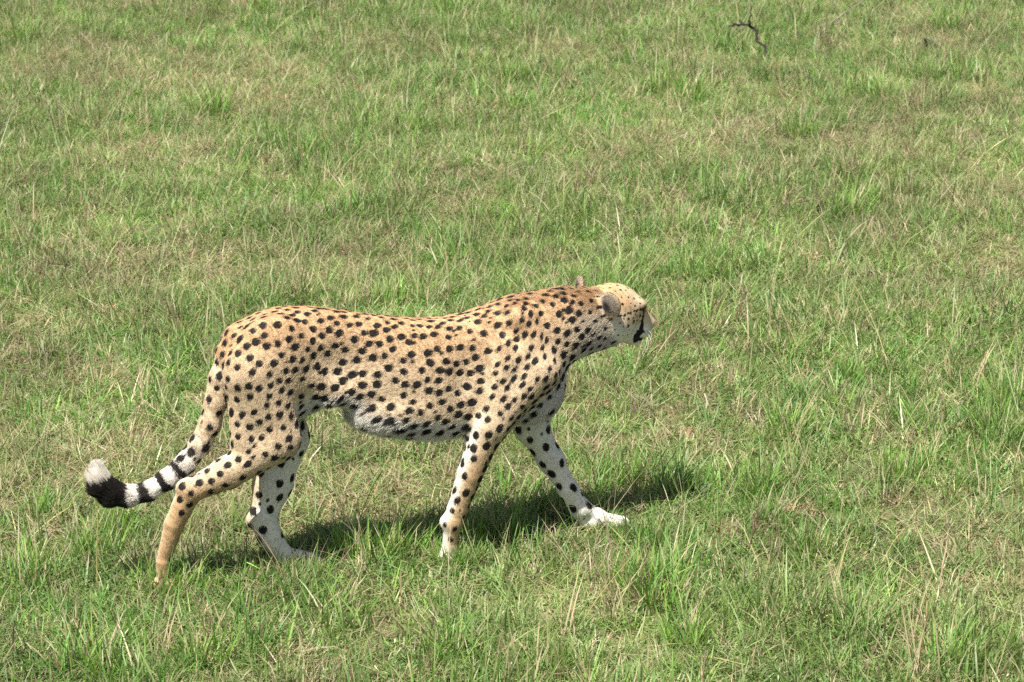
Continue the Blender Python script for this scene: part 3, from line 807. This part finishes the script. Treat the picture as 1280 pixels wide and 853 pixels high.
def plain(name, c, r=.6):
    m, nt, b, L = nodes_of(name); tc = N(nt, 'ShaderNodeTexCoord').outputs['Object']
    L(mix_rgb(nt, noise(nt, tc, 90), tuple(x*.8 for x in c), tuple(min(x*1.15, .95) for x in c)), b.inputs['Base Color']); b.inputs['Roughness'].default_value = r
    return m
M_WHISK = plain('white_whisker', (.8, .78, .72), .4)
for s in (-1, 1):
    for (h0, dz, dl) in ((-.036, .02, .07), (-.043, -.01, .08), (-.050, -.04, .07), (-.056, -.065, .055)):
        a = H(.108, s*.034, h0); d = HR@np.array([-.10, s*1.0, dz/.07*.6]); d /= np.linalg.norm(d)
        pts = [a+d*dl*t+HR@np.array([-.03*t*t, 0, -.012*t*t]) for t in np.linspace(0, 1, 5)]
        v, f = tube(pts, [.00032, .0003, .00026, .0002, .0001], 4)
        obj('whisker', new_mesh('whisker', v, f), M_WHISK, cheetah)


# ------------------------------------------------------------------ tufts, stalks, twigs
def place(o, px, py, s=1.0, rz=None, dz=0.0):
    p = ground_at(px, py); o.location = (p[0], p[1], p[2]+dz); o.scale = (s, s, s); o.rotation_euler = (0, 0, random.random()*6.28 if rz is None else rz)

BRIGHT = GREENS*np.array([1.15, 1.15, 1.0])
tuft_meshes = []
for k in range(6):
    m = blades_mesh('grass_tuft', 105, .085, (.10, .19), (.0030, .0058), (.02, .55), (.1, .9), [BRIGHT, STRAWS], [.93, .07], segs=5, clump=1.3)
    m.materials.append(M_TUFT); tuft_meshes.append(m)
TUFTS = [(820, 760, 1.15), (788, 742, .85), (856, 812, .9), (1188, 842, 1.1), (1120, 606, .85), (1152, 596, .75), (952, 622, .8), (60, 655, .9), (122, 700, .9),
         (38, 735, 1.0), (152, 668, .8), (985, 548, .85), (1062, 480, .8), (1240, 545, .9), (1258, 505, .8), (830, 118, 1.2), (862, 128, 1.1), (1100, 128, 1.2), (1000, 175, 1.0),
         (262, 145, 1.2), (520, 165, .9), (1062, 272, 1.0), (100, 145, 1.0), (640, 105, 1.0), (872, 352, .8), (905, 332, .8), (484, 385, .8), (345, 452, .7), (235, 436, .8),
         (330, 20, 1.1), (560, 22, 1.0), (1180, 40, 1.1), (30, 52, 1.1), (110, 842, 1.0), (255, 836, .9), (700, 838, .8), (560, 822, .8), (1010, 700, .7)]
LAND = [((945, 60), 'near the crooked black twig'), ((1040, 30), 'near the slanting grey twig'), ((1175, 740), 'near the dead pinkish weed'), ((125, 640), "by the cheetah's tail tip"),
        ((205, 722), "by the cheetah's stretched near hind foot"), ((370, 712), "by the cheetah's far hind paw"), ((565, 695), "by the cheetah's near front paw"), ((765, 655), "by the cheetah's far front paw"),
        ((470, 670), "in the cheetah's shadow"), ((660, 635), "in the cheetah's shadow"), ((830, 605), "at the shadow of the cheetah's head")]
LANDP = [(ground_at(*a), b) for a, b in LAND]
def where(p, lim=.42):
    d, t = min((math.hypot(p[0]-q[0], p[1]-q[1]), b) for q, b in LANDP)
    return t if d < lim else None
for i, (px, py, s) in enumerate(TUFTS + [(214, 744, .85), (188, 740, .8), (240, 748, .8), (203, 750, .7), (586, 696, .5), (548, 700, .62), (564, 709, .5), (574, 703, .5), (596, 702, .5), (582, 708, .5), (566, 713, .55), (390, 724, .4), (604, 676, .85), (640, 668, .9),
                       (372, 724, .45), (335, 722, .6), (440, 696, .85), (474, 704, .9), (505, 694, .8), (744, 616, .75), (782, 604, .8), (690, 640, .7), (770, 670, .38)]):
    s = s*random.uniform(.92, 1.08)
    size = 'low' if s < .72 else ('thick' if s < .98 else 'tall')
    w_ = where(ground_at(px, py))
    o = obj('grass_tuft', tuft_meshes[i % 6], None, label=size+' tuft of fresh green grass '+(w_ or 'standing alone in the open turf'), category='grass tuft', group='tufts of green grass '+(w_ or 'in the open turf'))
    place(o, px, py, s)

def with_col(m, col, var=.12):
    n = len(m.vertices); c = np.clip(np.asarray(col)*(1+rng.normal(0, var)), .01, .9)
    a = m.attributes.new('Col', 'FLOAT_COLOR', 'POINT'); a.data.foreach_set('color', np.tile(np.append(c, 1), n).astype(np.float32)); return m

def stalk(path, r, col, seed_head=False):
    """one grass stalk through pixels; first pixel is its root on the ground"""
    g = ground_at(*path[0]); pts = [np.zeros(3)]
    for i, (px, py) in enumerate(path[1:]):
        if py < path[0][1]-6: q = at_y(px, py, g[1]+random.uniform(-.03, .05)*(i+1))
        else: q = ground_at(px, py)+np.array([0, 0, .05])
        pts.append(q-g)
    pts = np.array(pts)
    t = np.linspace(0, 1, len(pts)); tt = np.linspace(0, 1, 9)
    fine = np.stack([np.interp(tt, t, pts[:, j]) for j in range(3)], 1)
    for _ in range(2): fine[1:-1] = .5*fine[1:-1]+.25*(fine[:-2]+fine[2:])
    L = np.linalg.norm(fine[-1]); fine[:, 2] += L*.05*np.sin(tt*math.pi); fine[:, 0] += L*.02*np.sin(tt*6.3)*random.uniform(-1, 1)
    fine[0, 2] -= .01
    rad = r*(1-.65*tt)
    if seed_head: rad = np.where(tt > .8, r*1.7*np.sin(np.clip((1-tt)/.2, .15, 1)*1.6), rad)
    v, f = tube(fine, rad, 4)
    m = new_mesh('dry_grass_stalk', v, f); m.polygons.foreach_set('use_smooth', np.ones(len(f), bool)); with_col(m, col); m.materials.append(M_STRAW)
    return m, g
STALKS = [[(343, 194), (330, 150), (319, 99)], [(308, 37), (304, 18), (302, -4)], [(326, 58), (362, 26), (401, -2)], [(2, 160), (24, 133)], [(255, 51), (244, 30), (238, 8)], [(255, 52), (272, 38), (285, 16)],
          [(608, 282), (622, 225), (641, 156)], [(664, 156), (700, 141), (726, 126)], [(819, 228), (822, 180), (826, 146)], [(561, 122), (566, 85)], [(766, 44), (758, 26), (751, 10)],
          [(1122, 105), (1117, 51)], [(1191, 253), (1215, 211), (1258, 173)], [(1105, 173), (1105, 136)], [(1154, 192), (1156, 143)], [(952, 268), (972, 231)], [(1045, 139), (993, 112)],
          [(1114, 476), (1075, 377), (1033, 293)], [(1082, 532), (1100, 500), (1114, 474)], [(1174, 404), (1159, 334)], [(1154, 555), (1125, 498)], [(988, 498), (1092, 539)], [(1001, 451), (974, 381)], [(1000, 472), (1012, 434)],
          [(1186, 384), (1266, 411)], [(1280, 498), (1243, 455)], [(1043, 738), (1055, 698), (1062, 654)], [(939, 852), (948, 800), (957, 751)], [(1147, 849), (1159, 751)], [(850, 822), (931, 852)],
          [(1051, 580), (1115, 573)], [(1115, 640), (1159, 587)], [(1052, 613), (1049, 580)], [(926, 647), (904, 622)], [(715, 801), (760, 738), (799, 684)], [(568, 852), (605, 791)], [(450, 660), (474, 603)],
          [(836, 734), (860, 748)], [(810, 812), (853, 825)], [(123, 755), (127, 690), (119, 620), (100, 572)], [(222, 694), (270, 715), (326, 731)], [(265, 835), (264, 761)], [(27, 684), (87, 634)], [(215, 785), (265, 808)],
          [(89, 444), (66, 372), (63, 293)], [(117, 549), (107, 500)], [(236, 546), (195, 523), (154, 516)], [(136, 454), (115, 395)], [(443, 669), (460, 625), (479, 587)], [(648, 652), (670, 630), (695, 610)],
          [(28, 200), (10, 215)], [(740, 262), (752, 205)], [(590, 372), (602, 330)], [(505, 362), (522, 318)], [(1092, 720), (1128, 664)], [(880, 600), (905, 560)], [(1235, 700), (1262, 640)], [(900, 160), (915, 100)],
          [(1205, 100), (1198, 40)], [(450, 70), (462, 20)], [(170, 100), (182, 40)], [(70, 262), (84, 210)], [(420, 265), (428, 215)], [(1010, 350), (1024, 300)], [(700, 330), (716, 290)]]
for i, path in enumerate(STALKS):
    col = STRAWS[i % len(STRAWS)]*np.array([1.12, 1.08, .82]) if i % 5 else GREENS[1]*1.5
    m, g = stalk(path, random.uniform(.0014, .0023), col, seed_head=(i % 4 == 0))
    lying = path[-1][1] >= path[0][1]-12; slope = abs(path[-1][0]-path[0][0])/max(abs(path[-1][1]-path[0][1]), 1)
    how = 'lying across the turf' if lying else ('leaning well over' if slope > .55 else 'standing nearly upright')
    tone = 'green' if i % 5 == 0 else ('brownish', 'pale straw', 'straw yellow', 'straw brown', 'straw yellow')[i % 5]
    w_ = where(g, .35)
    o = obj('dry_grass_stalk', m, None, label=('seeding ' if i % 4 == 0 else 'thin ')+tone+' grass stalk '+how+(' '+w_ if w_ else ''), category='grass stalk', group='long thin grass stalks '+how)
    o.location = g

def twig(name, main, r, label, branches=(), mat=M_TWIG, cat='twig', wob_=.7):
    g = ground_at(*main[0])
    def run(path, r0, start=None):
        pts = []
        for i, (px, py) in enumerate(path):
            q = at_y(px, py, g[1]+.04*i) if (i or start is not None) else g-np.array([0, 0, .02])
            pts.append(q-g)
        if start is not None: pts[0] = start
        t = np.linspace(0, 1, len(pts)); tt = np.linspace(0, 1, 10); pts = np.array(pts)
        fine = np.stack([np.interp(tt, t, pts[:, j]) for j in range(3)], 1); fine[1:-1] += rng.normal(0, r0*wob_, (8, 3))
        return tube(fine, r0*(1-.55*tt)*(1+.25*rng.normal(size=10).clip(-1, 1)), 6), fine
    (v, f), fine = run(main, r)
    root = obj(name, new_mesh('stem', v, f), mat, label=label, category=cat); root.location = g
    for at_i, path in branches:
        (v, f), _ = run(path, r*.55, start=fine[at_i]); obj('branch', new_mesh('branch', v, f), mat, root)
    return root
twig('bare_twig', [(967, 82), (954, 55), (938, 33), (924, 25)], .013, 'crooked bare black twig sticking up out of the tall grass', [(6, [(942, 37), (938, 22), (940, 8)]), (8, [(927, 27), (918, 30), (912, 34)])])
twig('bare_twig', [(1012, 50), (1042, 26), (1086, -6)], .006, 'slanting grey bare twig leaning over the far grass', [(4, [(1040, 28), (1052, 30), (1062, 38)])], mat=plain('grey_twig', (.16, .13, .11), .9))
twig('dead_weed', [(1172, 757), (1178, 705), (1184, 672), (1190, 648)], .0030, 'dry pinkish brown dead weed stem with short side shoots', [(7, [(1183, 680), (1196, 662), (1206, 652)]), (6, [(1181, 690), (1174, 678), (1170, 668)]), (8, [(1186, 668), (1184, 655), (1183, 640)])],
     mat=plain('dead_weed_stem', (.30, .21, .145), .85), cat='weed')

herb_m = []
for k in range(3):
    m = blades_mesh('dark_weed', 34, .03, (.03, .075), (.010, .019), (.1, 1.2), (.1, .8), [np.array([[.030, .065, .022], [.045, .085, .028], [.02, .042, .018]])], [1.], segs=4); m.materials.append(M_TUFT); herb_m.append(m)
for i, (px, py, s) in enumerate([(58, 446, .8), (834, 232, 1.0), (716, 112, .9), (1232, 408, 1.1), (1250, 398, 1.0), (1160, 62, 1.2), (272, 150, 1.1), (870, 620, .9), (1215, 410, .8), (760, 200, .7)]):
    o = obj('dark_weed', herb_m[i % 3], None, label='small dark green broad leaved weed low among the grass', category='weed', group='small dark weeds among the grass'); place(o, px, py, s)
    if where(o.location): o['label'] = 'small dark green broad leaved weed '+where(o.location)
dead_m = []
for k in range(3):
    m = blades_mesh('dead_grass_clump', 130, .06, (.03, .07), (.002, .005), (.8, 1.6), (0, .9), [BROWNS*np.array([1.25, 1.0, .95]), STRAWS], [.75, .25], segs=3, root_z=.004); m.materials.append(M_STRAW); dead_m.append(m)
for i, (px, py, s) in enumerate([(746, 510, .8), (842, 518, .8), (918, 662, .9), (1068, 712, 1.0), (1204, 694, .7), (862, 548, 1.0), (215, 368, 1.2), (340, 128, 1.4), (700, 60, 1.3), (145, 395, 1.0), (455, 118, 1.1), (600, 430, .8), (1000, 640, .9), (140, 615, .7), (430, 620, .8), (690, 790, .8)]):
    o = obj('dead_grass_clump', dead_m[i % 3], None, label='flat clump of reddish brown dead grass lying on the turf', category='dead grass', group='clumps of reddish dead grass'); place(o, px, py, s)
    if where(o.location): o['label'] = 'flat clump of reddish dead grass '+where(o.location)
    elif s > 1.05: o['label'] = 'broad flat clump of reddish brown dead grass lying on the turf'
